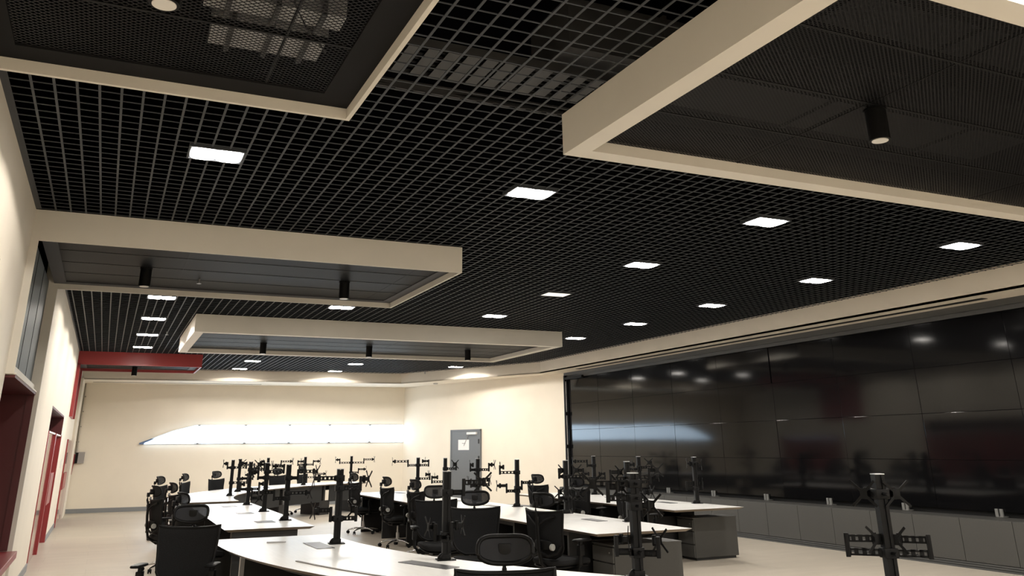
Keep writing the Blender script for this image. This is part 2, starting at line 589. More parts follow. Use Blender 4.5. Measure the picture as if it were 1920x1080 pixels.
ceiling_panel(P1, 0.15, 'long cream ceiling panel in the middle distance with wide rim and three black spotlights', M['mesh_far'])
p2 = ceiling_panel(P2, 0.025, 'cream ceiling panel running down the left wall, with thin rim and two black spotlights', M['mesh_fine'], (0.13, M['greyband']), left_open=True)
ceiling_panel(P3, 0.025, 'near left ceiling panel with thin cream rim, wide black border and coarse mesh', M['mesh_wide'], (0.17, M['blackband']))
ceiling_panel(P4, 0.14, 'near right ceiling panel with broad cream rim and black mesh infill', M['mesh_black'])
pr = ceiling_panel(PR, 0.03, 'red framed ceiling panel in the far left corner with one black spotlight', M['mesh_fine'], (0.16, M['greyband']), fmat=M['red'], left_open=True)

# wall legs of the wrapping frames (parts of the panels)
def local(mb, t):
    c = t.location
    mb.v = [(v[0] - c.x, v[1] - c.y, v[2] - c.z) for v in mb.v]
    return mb
fr = MB()
fr.box(XL, -0.785, 8.53, 8.555, 2.2, ZC)       # near leg
fr.box(XL, -0.785, 11.17, 11.2, 0, ZC)         # far leg
fr.box(-0.785, -0.74, 11.17, 11.2, 0, ZB + 0.02)
fr.box(XL, -0.80, 8.555, 11.17, 2.2, 2.275)           # lip under the mesh
fr.box(XL, -0.77, 8.555, 11.17, 2.195, 2.21)
local(fr, p2).build('wall_frame', M['frame'], p2)
ms = MB().box(-0.846, -0.843, 8.555, 11.17, 2.285, ZM)
local(ms, p2).build('wall_mesh', M['mesh_wall'], p2)
rb = MB()
for y in (9.45, 10.3):
    rb.box(-0.843, -0.839, y - 0.009, y + 0.009, 2.285, ZM)
rb.box(-0.862, -0.858, 8.555, 11.17, 2.2, ZM)
local(rb, p2).build('mesh_rail', M['black'], p2)
rl = MB()
rl.box(XLF, -0.70, 21.15, 21.2, 2.28, ZB + 0.02); rl.box(XLF, -0.70, 22.9, 22.95, 2.28, ZB + 0.02)
rl.box(XLF, -0.74, 21.2, 22.9, 2.28, ZB + 0.02)
local(rl, pr).build('wall_frame', M['red'], pr)

# ------------------------------------------------------------------ red niches and doors in the left wall
def shell(x0, x1, y0, y1, z0, z1, t=0.03):
    mb = MB()
    mb.box(x0 - t, x0, y0, y1, z0, z1)
    mb.box(x0, x1, y0 - t, y0, z0, z1); mb.box(x0, x1, y1, y1 + t, z0, z1)
    mb.box(x0, x1, y0, y1, z1, z1 + t)
    return mb
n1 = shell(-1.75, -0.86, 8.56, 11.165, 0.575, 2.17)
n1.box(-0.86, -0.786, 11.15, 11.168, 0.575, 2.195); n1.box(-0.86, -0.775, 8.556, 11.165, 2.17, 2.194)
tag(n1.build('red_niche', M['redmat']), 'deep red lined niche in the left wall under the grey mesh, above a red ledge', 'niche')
tag(MB().rbox(-1.75, -0.69, 8.58, 11.16, 0.50, 0.57, 0.006).build('window_ledge', M['red']), 'red ledge forming the bottom of the near niche in the left wall', 'ledge')
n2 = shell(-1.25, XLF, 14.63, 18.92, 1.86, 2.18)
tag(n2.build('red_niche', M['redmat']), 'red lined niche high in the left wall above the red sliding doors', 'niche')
d1 = thing('sliding_door', 'pair of glossy red sliding doors in the left wall under the red niche', 'door', (XLF, 16.8, 0))
def dbox(t, name, m, y0, y1, z0, z1, x0, x1, par=None):
    mb = MB().rbox(x0, x1, y0 - 16.8, y1 - 16.8, z0, z1, 0.003)
    return mb.build(name, m, par or t)
dbox(d1, 'door_leaf', M['redglass'], 14.66, 16.8, 0.01, 1.84, -0.06, -0.02)
dbox(d1, 'door_leaf', M['redglass'], 16.8, 18.92, 0.01, 1.84, -0.09, -0.05)
dbox(d1, 'door_frame', M['red'], 14.6, 14.68, 0, 1.86, -0.1, 0.012)
dbox(d1, 'door_frame', M['red'], 16.76, 16.9, 0, 1.86, -0.1, 0.012)
dbox(d1, 'door_frame', M['red'], 18.88, 18.95, 0, 1.86, -0.1, 0.012)
dbox(d1, 'top_rail', M['white'], 14.6, 18.95, 1.835, 1.86, -0.1, 0.0)
dbox(d1, 'door_handle', M['red'], 16.95, 18.0, 0.72, 1.22, -0.03, 0.02)
d2 = thing('red_cupboard', 'narrow glossy red cupboard door in the left wall near the far corner', 'cupboard', (XLF, 23.8, 0))
MB().rbox(-0.05, 0.01, -1.5, 1.4, 0.0, 1.83, 0.004).build('door_leaf', M['redglass'], d2)
MB().rbox(0.005, 0.03, -1.5, -1.44, 0.0, 1.83, 0.003).build('door_frame', M['red'], d2)
MB().rbox(0.005, 0.035, -1.0, 0.6, 0.75, 1.1, 0.003).build('door_handle', M['red'], d2)
tag(MB().rbox(XLF, XLF + 0.02, 20.6, 20.75, 1.25, 1.42, 0.004).build('wall_switch', M['white']), 'white wall switch on the left wall between the red doors and red cupboard', 'switch')

# round wall devices at the left picture edge
for (yy, zz, lb) in ((6.44, 2.93, 'upper round dark wall sensor at the left edge, on the near left wall'), (6.72, 2.83, 'lower round dark wall sensor with bright rim on the near left wall')):
    t = thing('wall_sensor', lb, 'sensor', (XL, yy, zz), group='round sensors on the near left wall')
    T = Matrix.Rotation(PI / 2, 4, 'Y')
    MB().cyl((0, 0), 0.032, 0, 0.012, 24, T=T).build('housing', M['black'], t)
    MB().cyl((0, 0), 0.036, 0, 0.005, 24, T=T).build('rim', M['steel'], t)
    MB().cyl((0, 0), 0.016, 0.012, 0.018, 16, 0.008, T=T).build('lens_dome', M['plastic'], t)

# conduit, switch box and red lever in the far left corner
cy = yback(-0.7) - 0.03
c_ = MB(); c_.tube([(-0.69, cy, 3.37), (-0.68, cy, 2.4), (-0.66, cy, 1.52)], 0.022, 10)
for z in (3.0, 2.6, 2.2, 1.8): c_.rbox(-0.73, -0.63, cy - 0.01, cy + 0.03, z, z + 0.03, 0.003)
tag(c_.build('conduit', M['conduit']), 'thin grey conduit running down the far left corner to the grey box', 'conduit')
t = thing('switch_box', 'grey isolator box on the far wall beside the left corner', 'electrical box', (-0.57, cy, 1.4))
MB().rbox(-0.03, 0.13, -0.09, 0.03, -0.14, 0.15, 0.006).build('box_body', mat('grey_box', (0.30, 0.28, 0.27), 0.5), t)
MB().rbox(-0.10, -0.03, -0.07, 0.03, -0.14, 0.14, 0.004).build('box_side', M['black'], t)
t2 = MB(); t2.tube([(-0.69, cy, 1.45), (-0.71, cy, 1.2), (-0.72, cy, 0.98)], 0.025, 10); t2.rbox(-0.73, -0.65, cy - 0.05, cy + 0.03, 1.25, 1.5, 0.006)
tag(t2.build('red_pipe', M['red']), 'short red pipe below the conduit in the far left corner', 'pipe')

# ------------------------------------------------------------------ lit glass strip on the far wall
def bwp(x, z, out=0.0): return (x, yback(x) - out, z)
sg = thing('glass_light_strip', 'long glowing glass strip with pointed left end on the far wall', 'wall light', bwp(5, 1.98))
def bl(p): return Vector(p) - sg.location
outl = [(0.90, 1.735), (0.90, 1.775), (1.2, 1.89), (1.75, 2.10), (2.35, 2.25), (8.5, 2.25), (8.5, 1.725)]
def wallplate(pts, o0, o1, name, m, par, inv=False):
    n = len(pts)
    vs = [bl(bwp(x, z, o0)) for x, z in pts] + [bl(bwp(x, z, o1)) for x, z in pts]
    fs = [tuple(range(n)), tuple(reversed(range(n, 2 * n)))] + [(i, n + i, n + (i + 1) % n, (i + 1) % n) for i in range(n)]
    mb = MB().add(vs, fs)
    return mb.build(name, m, par)
wallplate(outl, 0.015, 0.03, 'backing', M['striprim'], sg)
outi = [(1.02, 1.745), (1.25, 1.865), (1.77, 2.075), (2.36, 2.235), (8.49, 2.235), (8.49, 1.74)]
wallplate(outi, 0.03, 0.06, 'glass', M['strip'], sg)
for xx in (2.44, 3.73, 5.0, 6.19, 7.43):
    for zz in (2.235, 1.745):
        c = bl(bwp(xx, zz, 0.07)); fx = MB(); fx.rbox(c.x - 0.035, c.x + 0.035, c.y - 0.02, c.y + 0.02, c.z - 0.018, c.z + 0.018, 0.004)
        fx.box(c.x - 0.08, c.x + 0.08, c.y - 0.004, c.y, c.z - 0.012, c.z - 0.004)
        fx.build('glass_clamp', M['skirt'], sg)
wallplate([(0.90, 1.735), (0.90, 1.775), (1.2, 1.89), (1.26, 1.87), (1.03, 1.775), (1.02, 1.735)], 0.03, 0.062, 'blue_tip', M['striptip'], sg)

# ------------------------------------------------------------------ grey door in the angled wall
ang = math.atan2(-dy, -dx)       # local +x runs from A to B (left to right as seen)
s0, s1 = s_of(9.309, 24.417), s_of(9.751, 23.194)
pc = on_door_wall((s0 + s1) / 2, 0.0)
door = thing('door', 'plain grey metal door with a paper notice, in the angled far right wall', 'door', (pc[0], pc[1], 0), ang)
hw = abs(s0 - s1) / 2
MB().rbox(-hw + 0.05, hw - 0.05, -0.05, -0.01, 0.01, 1.99, 0.004).build('door_leaf', M['door'], door)
df = MB(); df.box(-hw, -hw + 0.05, -0.06, 0.0, 0, 2.04); df.box(hw - 0.05, hw, -0.06, 0, 0, 2.04); df.box(-hw, hw, -0.06, 0, 1.99, 2.04)
df.build('door_frame', M['door'], door)
MB().rbox(0.12, 0.52, -0.11, -0.05, 1.90, 1.96, 0.006).build('door_closer', M['white'], door)
MB().tube([(0.16, -0.08, 1.88), (0.05, -0.08, 1.72), (-0.05, -0.06, 1.6)], 0.008, 6).build('closer_arm', M['steel'], door)
for z in (0.3, 0.75, 1.2, 1.65): MB().rbox(hw - 0.08, hw - 0.04, -0.075, -0.045, z, z + 0.12, 0.003).build('hinge', M['cabdark'], door)
MB().tube([(-hw + 0.12, -0.05, 1.0), (-hw + 0.12, -0.10, 1.0), (-hw + 0.28, -0.10, 1.0)], 0.011, 8).build('door_handle', M['steel'], door)
nt = MB(); nt.box(-0.30, 0.17, -0.054, -0.051, 1.48, 1.76)
no = nt.build('paper_notice', M['paper'], (None))
no.location = door.location; no.rotation_euler = door.rotation_euler
tag(no, 'white paper notice taped to the grey door', 'notice')
MB().box(-0.13, 0.01, -0.0555, -0.054, 1.655, 1.667).build('printed_line', M['ink'], no)

# ------------------------------------------------------------------ video wall
ROWZ = [3.215, 2.585, 1.945, 1.315, 0.675]
ordn = ['first', 'second', 'third', 'fourth', 'fifth', 'sixth', 'seventh', 'eighth', 'ninth', 'tenth', 'eleventh']
rown = ['top', 'second', 'third', 'bottom']
sup = MB(); sup.box(XS + 0.09, XS + 0.14, 2.0, B[1], 0.0, 3.38)
struct('trim_3', sup, M['slot'])
sr = MB()
sr.box(XS - 0.02, XS + 0.05, 2.0, 20.15, 3.29, ZB)
sr.box(XS + 0.01, XS + 0.06, 2.0, 20.12, 3.225, 3.29)
sr.box(XS - 0.02, XS + 0.06, 20.08, 20.15, 0.6, 3.3)
tag(sr.build('screen_surround', M['surround']), 'dark grey surround along the top and left end of the video wall', 'surround')
ycols = [20.0 - 1.553 * i for i in range(12)]
for ci in range(11):
    y1, y0 = ycols[ci] - 0.003, ycols[ci + 1] + 0.003
    for ri in range(4):
        z1, z0 = ROWZ[ri] - 0.002, ROWZ[ri + 1] + 0.002
        yy0 = y0
        if ri == 0 and ci == 4: yy0 = y0 + 0.03
        h, wdt = (z1 - z0), (y1 - yy0)
        mb = MB().rbox(0, 0.06, -wdt / 2, wdt / 2, -h / 2, h / 2, 0.0015)
        o = mb.build('display_screen', M['screen'])
        o.location = (XS + random.uniform(-0.0015, 0.0015), (y1 + yy0) / 2, (z0 + z1) / 2)
        o.rotation_euler = (0, math.radians(random.uniform(-0.12, 0.12)), math.radians(random.uniform(-0.12, 0.12)))
        tag(o, 'glossy black wall screen, %s row, %s column from the far left end' % (rown[ri], ordn[ci]), 'screen', 'black screens of the video wall')
# support brackets below the screens
for i in range(9):
    y = 17.2 - 1.505 * i
    mb = MB().rbox(-0.01, 0.012, -0.055, -0.012, -0.055, 0.045, 0.002).rbox(-0.01, 0.012, 0.012, 0.055, -0.055, 0.045, 0.002)
    mb.rbox(0.0, 0.1, -0.055, 0.055, -0.06, -0.045, 0.002)
    o = mb.build('screen_bracket', M['tab']); o.location = (XS - 0.02, y, 0.667)
    tag(o, 'pale double bracket below the screens, %s from the far left end' % ordn[i], 'bracket', 'pale brackets under the video wall')
# low grey cabinets
XC = 10.45
for i in range(20):
    y1 = 19.85 - 0.757 * i
    t = thing('low_cabinet', 'low grey cabinet under the video wall, %s' % (('%s from the far left end' % ordn[i]) if i < 11 else ('%s from the near right end' % ordn[19 - i])), 'cabinet', (XC, y1 - 0.3785, 0), group='low grey cabinets under the video wall')
    MB().box(0.02, 0.46, -0.377, 0.377, 0.08, 0.605).build('body', M['cab'], t)
    MB().rbox(0.0, 0.019, -0.375, 0.375, 0.085, 0.598, 0.002).build('door', M['cab'], t)
    pb = MB().box(0.0, 0.3, -0.378, 0.378, 0.0, 0.022).box(0.012, 0.3, -0.378, 0.378, 0.022, 0.032).box(0.0, 0.3, -0.378, 0.378, 0.032, 0.05).box(0.012, 0.3, -0.378, 0.378, 0.05, 0.06).box(0.0, 0.3, -0.378, 0.378, 0.06, 0.078)
    pb.build('plinth', M['surround'], t)
# black post with bracket at the left end
t = thing('black_post', 'slim black post with a short top bracket at the left end of the video wall', 'post', (10.79, 20.02, 0))
MB().rbox(-0.03, 0.03, -0.03, 0.03, 0, 3.30, 0.003).build('post', M['black'], t)
MB().rbox(-0.035, 0.03, -0.95, -0.03, 3.19, 3.25, 0.003).build('top_bracket', M['black'], t)
for z in (2.3, 1.5): MB().rbox(-0.04, 0.04, -0.045, -0.02, z, z + 0.09, 0.003).build('clip', M['black'], t)
MB().box(-0.005, 0.005, -0.045, -0.035, 0.6, 3.15).build('white_edge', M['white'], t)

# ------------------------------------------------------------------ ceiling lights
def make_light(lit=True):
    """square downlight with two round-cornered lenses, at the ceiling grid"""
    root = bpy.data.objects.new('ceiling_light', None); COL.objects.link(root)
    fr = MB(); frame_ring(fr, (-0.20, 0.20, -0.15, 0.15), 0.014, -0.012, 0.016); fr.box(-0.2, 0.2, -0.15, 0.15, 0.016, 0.022)
    fr.build('housing', M['grid'], root)
    if lit:
        for sx in (-0.092, 0.092):
            mb = MB(); n = 24; pts = []
            for i in range(n):
                a = 2 * PI * i / n
                ca, sa = math.cos(a), math.sin(a)
                pts.append((sx + 0.092 * math.copysign(abs(ca) ** 0.6, ca), 0.132 * math.copysign(abs(sa) ** 0.6, sa)))
            mb.prism(pts, -0.014, 0.0)
            mb.build('lens', M['lens'], root)
    else:
        MB().box(-0.186, 0.186, -0.126, 0.126, -0.01, 0.0).build('lens', M['lensdim'], root)
    return root
XG = [0.48, 3.11, 5.74, 8.56]
YG = [1.80, 4.05, 6.30, 8.56, 10.84, 13.10, 15.36, 17.62, 19.84, 22.22, 24.50]
lit_proto = make_light(True)
lamp = bpy.data.lights.new('lamp_light', 'SPOT')
lamp.energy = LAMP_W; lamp.color = LAMP_COL; lamp.spot_size = math.radians(162); lamp.spot_blend = 0.06; lamp.shadow_soft_size = 0.09
spots = []
for yi, y in enumerate(YG):
    for xi, x in enumerate(XG):
        if any(r[0] - 0.1 < x < r[1] + 0.1 and r[2] - 0.1 < y < r[3] + 0.1 for r in RECTS): continue
        if xi == 0 and y > 20: continue
        if x > soffit_x(y) - 0.2 or y > soffit_y(x) - 0.2: continue
        spots.append((xi, yi))
for yb in (-0.45, -2.7, -4.9):
    for xi in range(4): spots.append((xi, yb))
rowlab = {1.80: 'above and behind the near right ceiling panel', 4.05: 'beside the near right ceiling panel', 6.30: 'in the nearest full row', 8.56: 'in the second row', 10.84: 'in the third row', 13.10: 'in the fourth row',
          15.36: 'in the fifth row', 17.62: 'in the sixth row', 19.84: 'in the seventh row', 22.22: 'in the second furthest row', 24.50: 'in the furthest row, by the soffit'}
collab = ['leftmost file', 'second file from left', 'third file from left', 'rightmost file']
used = False
for xi, yi in spots:
    x = XG[xi]
    y = YG[yi] if isinstance(yi, int) else yi
    if isinstance(yi, int) and (xi, yi) == (2, 4): continue
    if not used: o = lit_proto; used = True
    else: o = copy_tree(lit_proto)
    o.location = (x, y, ZC - 0.002)
    rl_ = rowlab.get(y, 'in the row %.0f metres behind the viewpoint' % abs(y))
    tag(o, 'lit ceiling downlight %s, %s' % (rl_, collab[xi]), 'ceiling light', 'lit square downlights in the ceiling grid')
    lo = bpy.data.objects.new('lamp', lamp); COL.objects.link(lo); lo.parent = o; lo.location = (0, 0, -0.03)
o = make_light(False); o.location = (5.73, 10.83, ZC - 0.002)
tag(o, 'dim flat white ceiling light in the third row among the bright ones', 'ceiling light')


def make_spot():
    root = bpy.data.objects.new('cylinder_spotlight', None); COL.objects.link(root)
    b = MB(); b.cyl((0, 0), 0.06, -0.2, 0.0, 28)
    b.build('body', M['black'], root)
    c = MB(); c.cyl((0, 0), 0.047, -0.204, -0.2, 28); c.build('lens', M['lensspot'], root)
    MB().cyl((0, 0), 0.066, -0.012, 0.0, 28).build('ceiling_rose', M['black'], root)
    return root
sp = make_spot()
first = True
for (x, y, lb) in ((3.96, 3.30, 'large looking black cylinder spotlight hanging under the near right ceiling panel'),
                   (-0.014, 3.265, 'black cylinder spotlight with a bright reflector under the near left ceiling panel'),
                   (0.17, 9.91, 'left black cylinder spotlight under the thin rimmed panel by the left wall'),
                   (2.38, 9.93, 'right black cylinder spotlight under the thin rimmed panel by the left wall'),
                   (2.48, 16.5, 'left of three black spotlights under the long cream ceiling panel'),
                   (4.51, 16.46, 'middle of three black spotlights under the long cream ceiling panel'),
                   (6.61, 16.47, 'right of three black spotlights under the long cream ceiling panel'),
                   (0.43, 22.37, 'black cylinder spotlight under the red ceiling panel')):
    o = sp if first else copy_tree(sp)
    first = False
    o.location = (x, y, ZM)
    tag(o, lb, 'spotlight', 'black cylinder spotlights under the ceiling panels')

# sprinklers and detectors
def sprinkler(x, y, z, lb):
    t = thing('sprinkler_head', lb, 'sprinkler', (x, y, z), group='small ceiling sprinklers')
    MB().cyl((0, 0), 0.012, -0.05, 0.0, 10).build('stem', M['steel'], t)
    MB().cyl((0, 0), 0.026, -0.058, -0.05, 14).build('deflector', M['steel'], t)
sprinkler(0.76, 10.34, ZM, 'small metal sprinkler under the thin rimmed panel by the left wall')
sprinkler(0.80, 17.12, ZC, 'small metal sprinkler beside the left end of the long cream panel')
sprinkler(8.30, 24.05, ZC, 'small metal sprinkler by the far right bend of the soffit')
tag(MB().cyl((8.80, 24.5), 0.07, ZB - 0.03, ZB, 20).build('smoke_detector', M['galv']), 'small round detector under the soffit near the far right corner', 'detector')

# services above the ceiling: cable trays and ducts
def tray(x0, x1, y, wd, z, lb):
    t = thing('cable_tray', lb, 'cable tray', ((x0 + x1) / 2, y, z))
    hx = (x1 - x0) / 2
    m_ = MB(); m_.box(-hx, hx, -wd / 2, -wd / 2 + 0.004, 0, 0.07); m_.box(-hx, hx, wd / 2 - 0.004, wd / 2, 0, 0.07)
    x = -hx
    while x < hx:
        m_.box(x, x + 0.09, -wd / 2, wd / 2, -0.002, 0.002)
        x += 0.14
    m_.build('tray', M['galvdark'], t)
    cb = MB()
    for k in range(6):
        yy = -wd / 2 + 0.05 + k * (wd - 0.1) / 5
        cb.tube([(-hx, yy, 0.02), (-hx / 3, yy + 0.02, 0.025), (hx / 3, yy - 0.02, 0.02), (hx, yy, 0.02)], 0.011, 6)
    cb.build('cable', M['black'], t)
tray(1.2, 3.4, 4.98, 0.45, 4.06, 'perforated metal cable tray above the grid between the two near ceiling panels')
tray(1.2, 3.3, 5.52, 0.05, 4.08, 'narrow metal channel above the grid beyond the cable tray')
def duct(x0, x1, y0, y1, z0, z1, lb, m=None):
    t = thing('air_duct', lb, 'duct', ((x0 + x1) / 2, (y0 + y1) / 2, z0))
    hx, hy = (x1 - x0) / 2, (y1 - y0) / 2
    MB().box(-hx, hx, -hy, hy, 0, z1 - z0).build('duct_body', m or M['galv'], t)
    for k in range(3):
        xx = -hx + (k + 0.5) * 2 * hx / 3
        MB().box(xx - 0.015, xx + 0.015, -hy - 0.03, hy + 0.03, -0.03, z1 - z0 + 0.01).build('flange', M['galvdark'], t)
duct(0.28, 1.02, 5.12, 5.5, 4.18, 4.5, 'galvanised duct above the near left ceiling panel')
duct(0.2, 1.06, 4.78, 4.98, 4.18, 4.4, 'smaller galvanised duct beside the first, above the near left panel')
duct(2.6, 7.5, 4.6, 5.2, 4.2, 4.6, 'dark duct above the near right ceiling panel', M['galvdark'])
duct(3.2, 6.5, 3.1, 3.5, 4.1, 4.3, 'flat dark duct above the middle of the near right ceiling panel', M['galvdark'])
cb = MB(); cb.tube([(0.75, 4.1, 4.3), (0.62, 4.0, 4.0), (0.6, 3.95, 3.75), (0.66, 3.9, 3.6), (0.78, 3.95, 3.5)], 0.005, 6)
tag(cb.build('hanging_cable', M['galvdark']), 'thin loose cable hanging behind the mesh of the near left ceiling panel', 'cable')

# ------------------------------------------------------------------ desks
TZ = 0.71
CA, CC = Vector((9.4, 9.3)), Vector((9.4, 16.8))
def arc(c, r, a0, a1, n=28):
    return [(c[0] + r * math.cos(a0 + (a1 - a0) * i / n), c[1] + r * math.sin(a0 + (a1 - a0) * i / n)) for i in range(n + 1)]
def desk_top(t, poly, name='tabletop'):
    mb = MB(); mb.prism(poly, TZ - 0.03, TZ, 0.05)
    mb.mi = [1] * len(mb.f); mb.mi[1] = 0
    for i in range(2, len(mb.f)): mb.mi[i] = 1
    return mb.build(name, [M['tablewhite'], M['tableedge']], t)
def flap(t, pts):
    mb = MB().prism(pts, TZ - 0.002, TZ + 0.004); mb.build('cable_flap', M['flap'], t)
def arc_panel(c, r, a0, a1, z0, z1, th=0.02, n=10):
    mb = MB(); o = arc(c, r + th, a0, a1, n); i = arc(c, r, a0, a1, n)
    mb.prism(o + i[::-1], z0, z1) if a1 > a0 else mb.prism(i + o[::-1], z0, z1)
    return mb
R = math.radians
# A: near curved desk (angles measured at its centre, 178 deg = far end)
dA = thing('curved_desk', 'nearest white curved bench desk sweeping toward the bottom right corner', 'desk')
a0, a1 = R(177.6), R(231)
desk_top(dA, arc(CA, 8.3, a0, a1) + arc(CA, 7.1, a0, a1)[::-1])
flap(dA, [(1.86, 8.84), (1.87, 8.27), (2.03, 8.26), (2.02, 8.84)])
flap(dA, [(2.23, 7.00), (2.42, 6.43), (2.55, 6.49), (2.36, 7.05)])
sm = MB(); o_ = arc(CA, 8.085, R(193), R(226), 14); i_ = arc(CA, 8.06, R(193), R(226), 14)
sm.prism(o_ + i_[::-1], TZ - 0.001, TZ + 0.006); sm.build('edge_trim', M['stripe'], dA)
for aa in (182, 196, 211, 225):
    c_, s_ = math.cos(R(aa)), math.sin(R(aa))
    T = Matrix.Translation((CA.x, CA.y, 0)) @ Matrix.Rotation(R(aa), 4, 'Z')
    MB().box(7.3, 8.05, -0.02, 0.02, 0.0, TZ - 0.03, T).build('leg_panel', M['deskmetal'], dA)
    MB().box(8.05, 8.09, -0.025, 0.025, 0.0, TZ - 0.04, T).build('leg_post', M['steel'], dA)
arc_panel(CA, 7.45, R(180), R(229), 0.12, TZ - 0.03).build('modesty_panel', M['deskgrey'], dA)
arc_panel(CA, 7.85, R(180), R(229), TZ - 0.13, TZ - 0.031, 0.1).build('cable_channel', M['deskmetal'], dA)
for (xx, yy, rz) in ((1.64, 9.02, -0.3),):
    tag(MB().rbox(-0.09, 0.09, -0.012, 0.012, 0, 0.012, 0.003).build('metal_strip', M['steel'], None, (xx, yy, TZ), rz), 'small loose metal strip lying near the far left end of the nearest curved desk', 'strip')

# B: straight desk
dB = thing('straight_desk', 'white straight bench desk between the two curved desks on the left', 'desk')
desk_top(dB, [(1.36, 10.70), (2.37, 10.66), (2.40, 15.85), (1.40, 15.9)])
for y in (11.62, 13.32, 15.03): flap(dB, [(1.84, y - 0.14), (2.06, y - 0.14), (2.06, y + 0.14), (1.84, y + 0.14)])
for y in (10.95, 12.5, 14.1, 15.7): MB().box(1.5, 2.22, y - 0.02, y + 0.02, 0, TZ - 0.03).build('leg_panel', M['deskmetal'], dB)
MB().box(2.16, 2.18, 10.97, 15.68, 0.12, TZ - 0.03).build('modesty_panel', M['deskgrey'], dB)
MB().box(1.46, 2.2, 10.80, 10.93, TZ - 0.26, TZ - 0.031).build('end_beam', M['deskmetal'], dB)

# C: far curved desk
dC = thing('curved_desk', 'furthest white curved bench desk with perforated grey front panels, by the far wall', 'desk')
c0, c1 = R(114), R(182)
desk_top(dC, arc(CC, 8.3, c0, c1) + arc(CC, 7.1, c0, c1)[::-1])
for (b0, b1) in ((168, 180.5), (153, 166), (139.5, 151), (126, 136.5), (115, 124)):
    am = (b0 + b1) / 2
    hw_ = 7.16 * math.sin(R(b1 - b0) / 2)
    o = MB().box(-hw_, hw_, -0.008, 0.008, 0.30, TZ - 0.035).build('perforated_panel', M['panelgrey'], dC)
    o.location = (CC.x + 7.2 * math.cos(R(am)), CC.y + 7.2 * math.sin(R(am)), 0); o.rotation_euler = (0, 0, R(am - 90))
for aa in (180.8, 167, 152, 138, 125, 115.5):
    T = Matrix.Translation((CC.x, CC.y, 0)) @ Matrix.Rotation(R(aa), 4, 'Z')
    MB().box(7.25, 8.0, -0.03, 0.03, 0.0, TZ - 0.03, T).box(7.23, 7.27, -0.18, 0.18, 0.0, 0.33, T).build('leg_panel', M['deskmetal'], dC)
arc_panel(CC, 7.6, R(115), R(181), TZ - 0.16, TZ - 0.031, 0.25, 20).build('cable_channel', M['deskmetal'], dC)

# D and E: straight rows in front of the video wall
def long_desk(x0, x1, y0, y1, lb, poles, back='modesty_panel'):
    t = thing('straight_desk', lb, 'desk')
    desk_top(t, [(x0, y0), (x1, y0), (x1, y1), (x0, y1)])
    n = max(2, round((y1 - y0) / 1.56))
    for i in range(n + 1):
        y = y0 + 0.94 + (y1 - y0 - 1.24) * i / n
        MB().box(x0 + 0.18, x1 - 0.2, y - 0.02, y + 0.02, 0, TZ - 0.03).build('leg_panel', M['deskmetal'], t)
    MB().box(x1 - 0.24, x1 - 0.22, y0 + 0.94, y1 - 0.25, 0.1, TZ - 0.03).build(back, M['deskmetal'], t)
    MB().box(x0 + 0.45, x0 + 0.75, y0 + 0.92, y1 - 0.25, TZ - 0.15, TZ - 0.031).build('cable_channel', M['deskmetal'], t)
    for y in poles:
        flap(t, [(x1 - 0.42, y + 0.22), (x1 - 0.28, y + 0.22), (x1 - 0.28, y + 0.62), (x1 - 0.42, y + 0.62)])
    return t
DP = [9.17, 10.73, 12.29, 13.85, 15.4, 16.95]
EP = [11.35, 12.92, 14.45]
long_desk(4.67, 5.86, 8.1, 18.0, 'long white straight desk in the middle of the room', DP)
long_desk(7.22, 8.42, 10.36, 15.5, 'white straight desk in the row nearest the video wall', EP)

def pedestal(x0, x1, y0, y1, lb):
    t = thing('drawer_pedestal', lb, 'drawer unit', (x0, y0, 0), group='grey drawer units at the desk ends')
    W, D_ = x1 - x0, y1 - y0
    MB().box(0.02, W, 0.0, D_, 0.035, 0.545).build('body', M['cab'], t)
    MB().box(0.0, W + 0.005, -0.005, D_ + 0.005, 0.545, 0.56).build('top', M['cab'], t)
    MB().box(0.05, W - 0.03, 0.03, D_ - 0.03, 0, 0.035).build('plinth', M['cabdark'], t)
    for (z0, z1) in ((0.385, 0.53), (0.215, 0.372), (0.04, 0.202)):
        d = MB().rbox(0.0, 0.019, 0.006, D_ - 0.006, z0, z1, 0.002).build('drawer', M['cab'], t)
        if z0 > 0.3: MB().cyl((0, 0), 0.009, 0, 0.006, 14, T=Matrix.Translation((0, 0.07, 0.48)) @ Matrix.Rotation(-PI / 2, 4, 'Y')).build('lock', M['steel'], d)
pedestal(5.05, 5.93, 8.42, 8.86, 'grey three drawer unit under the near end of the long middle desk')
pedestal(7.84, 8.62, 10.82, 11.2, 'grey three drawer unit under the near end of the desk nearest the video wall')

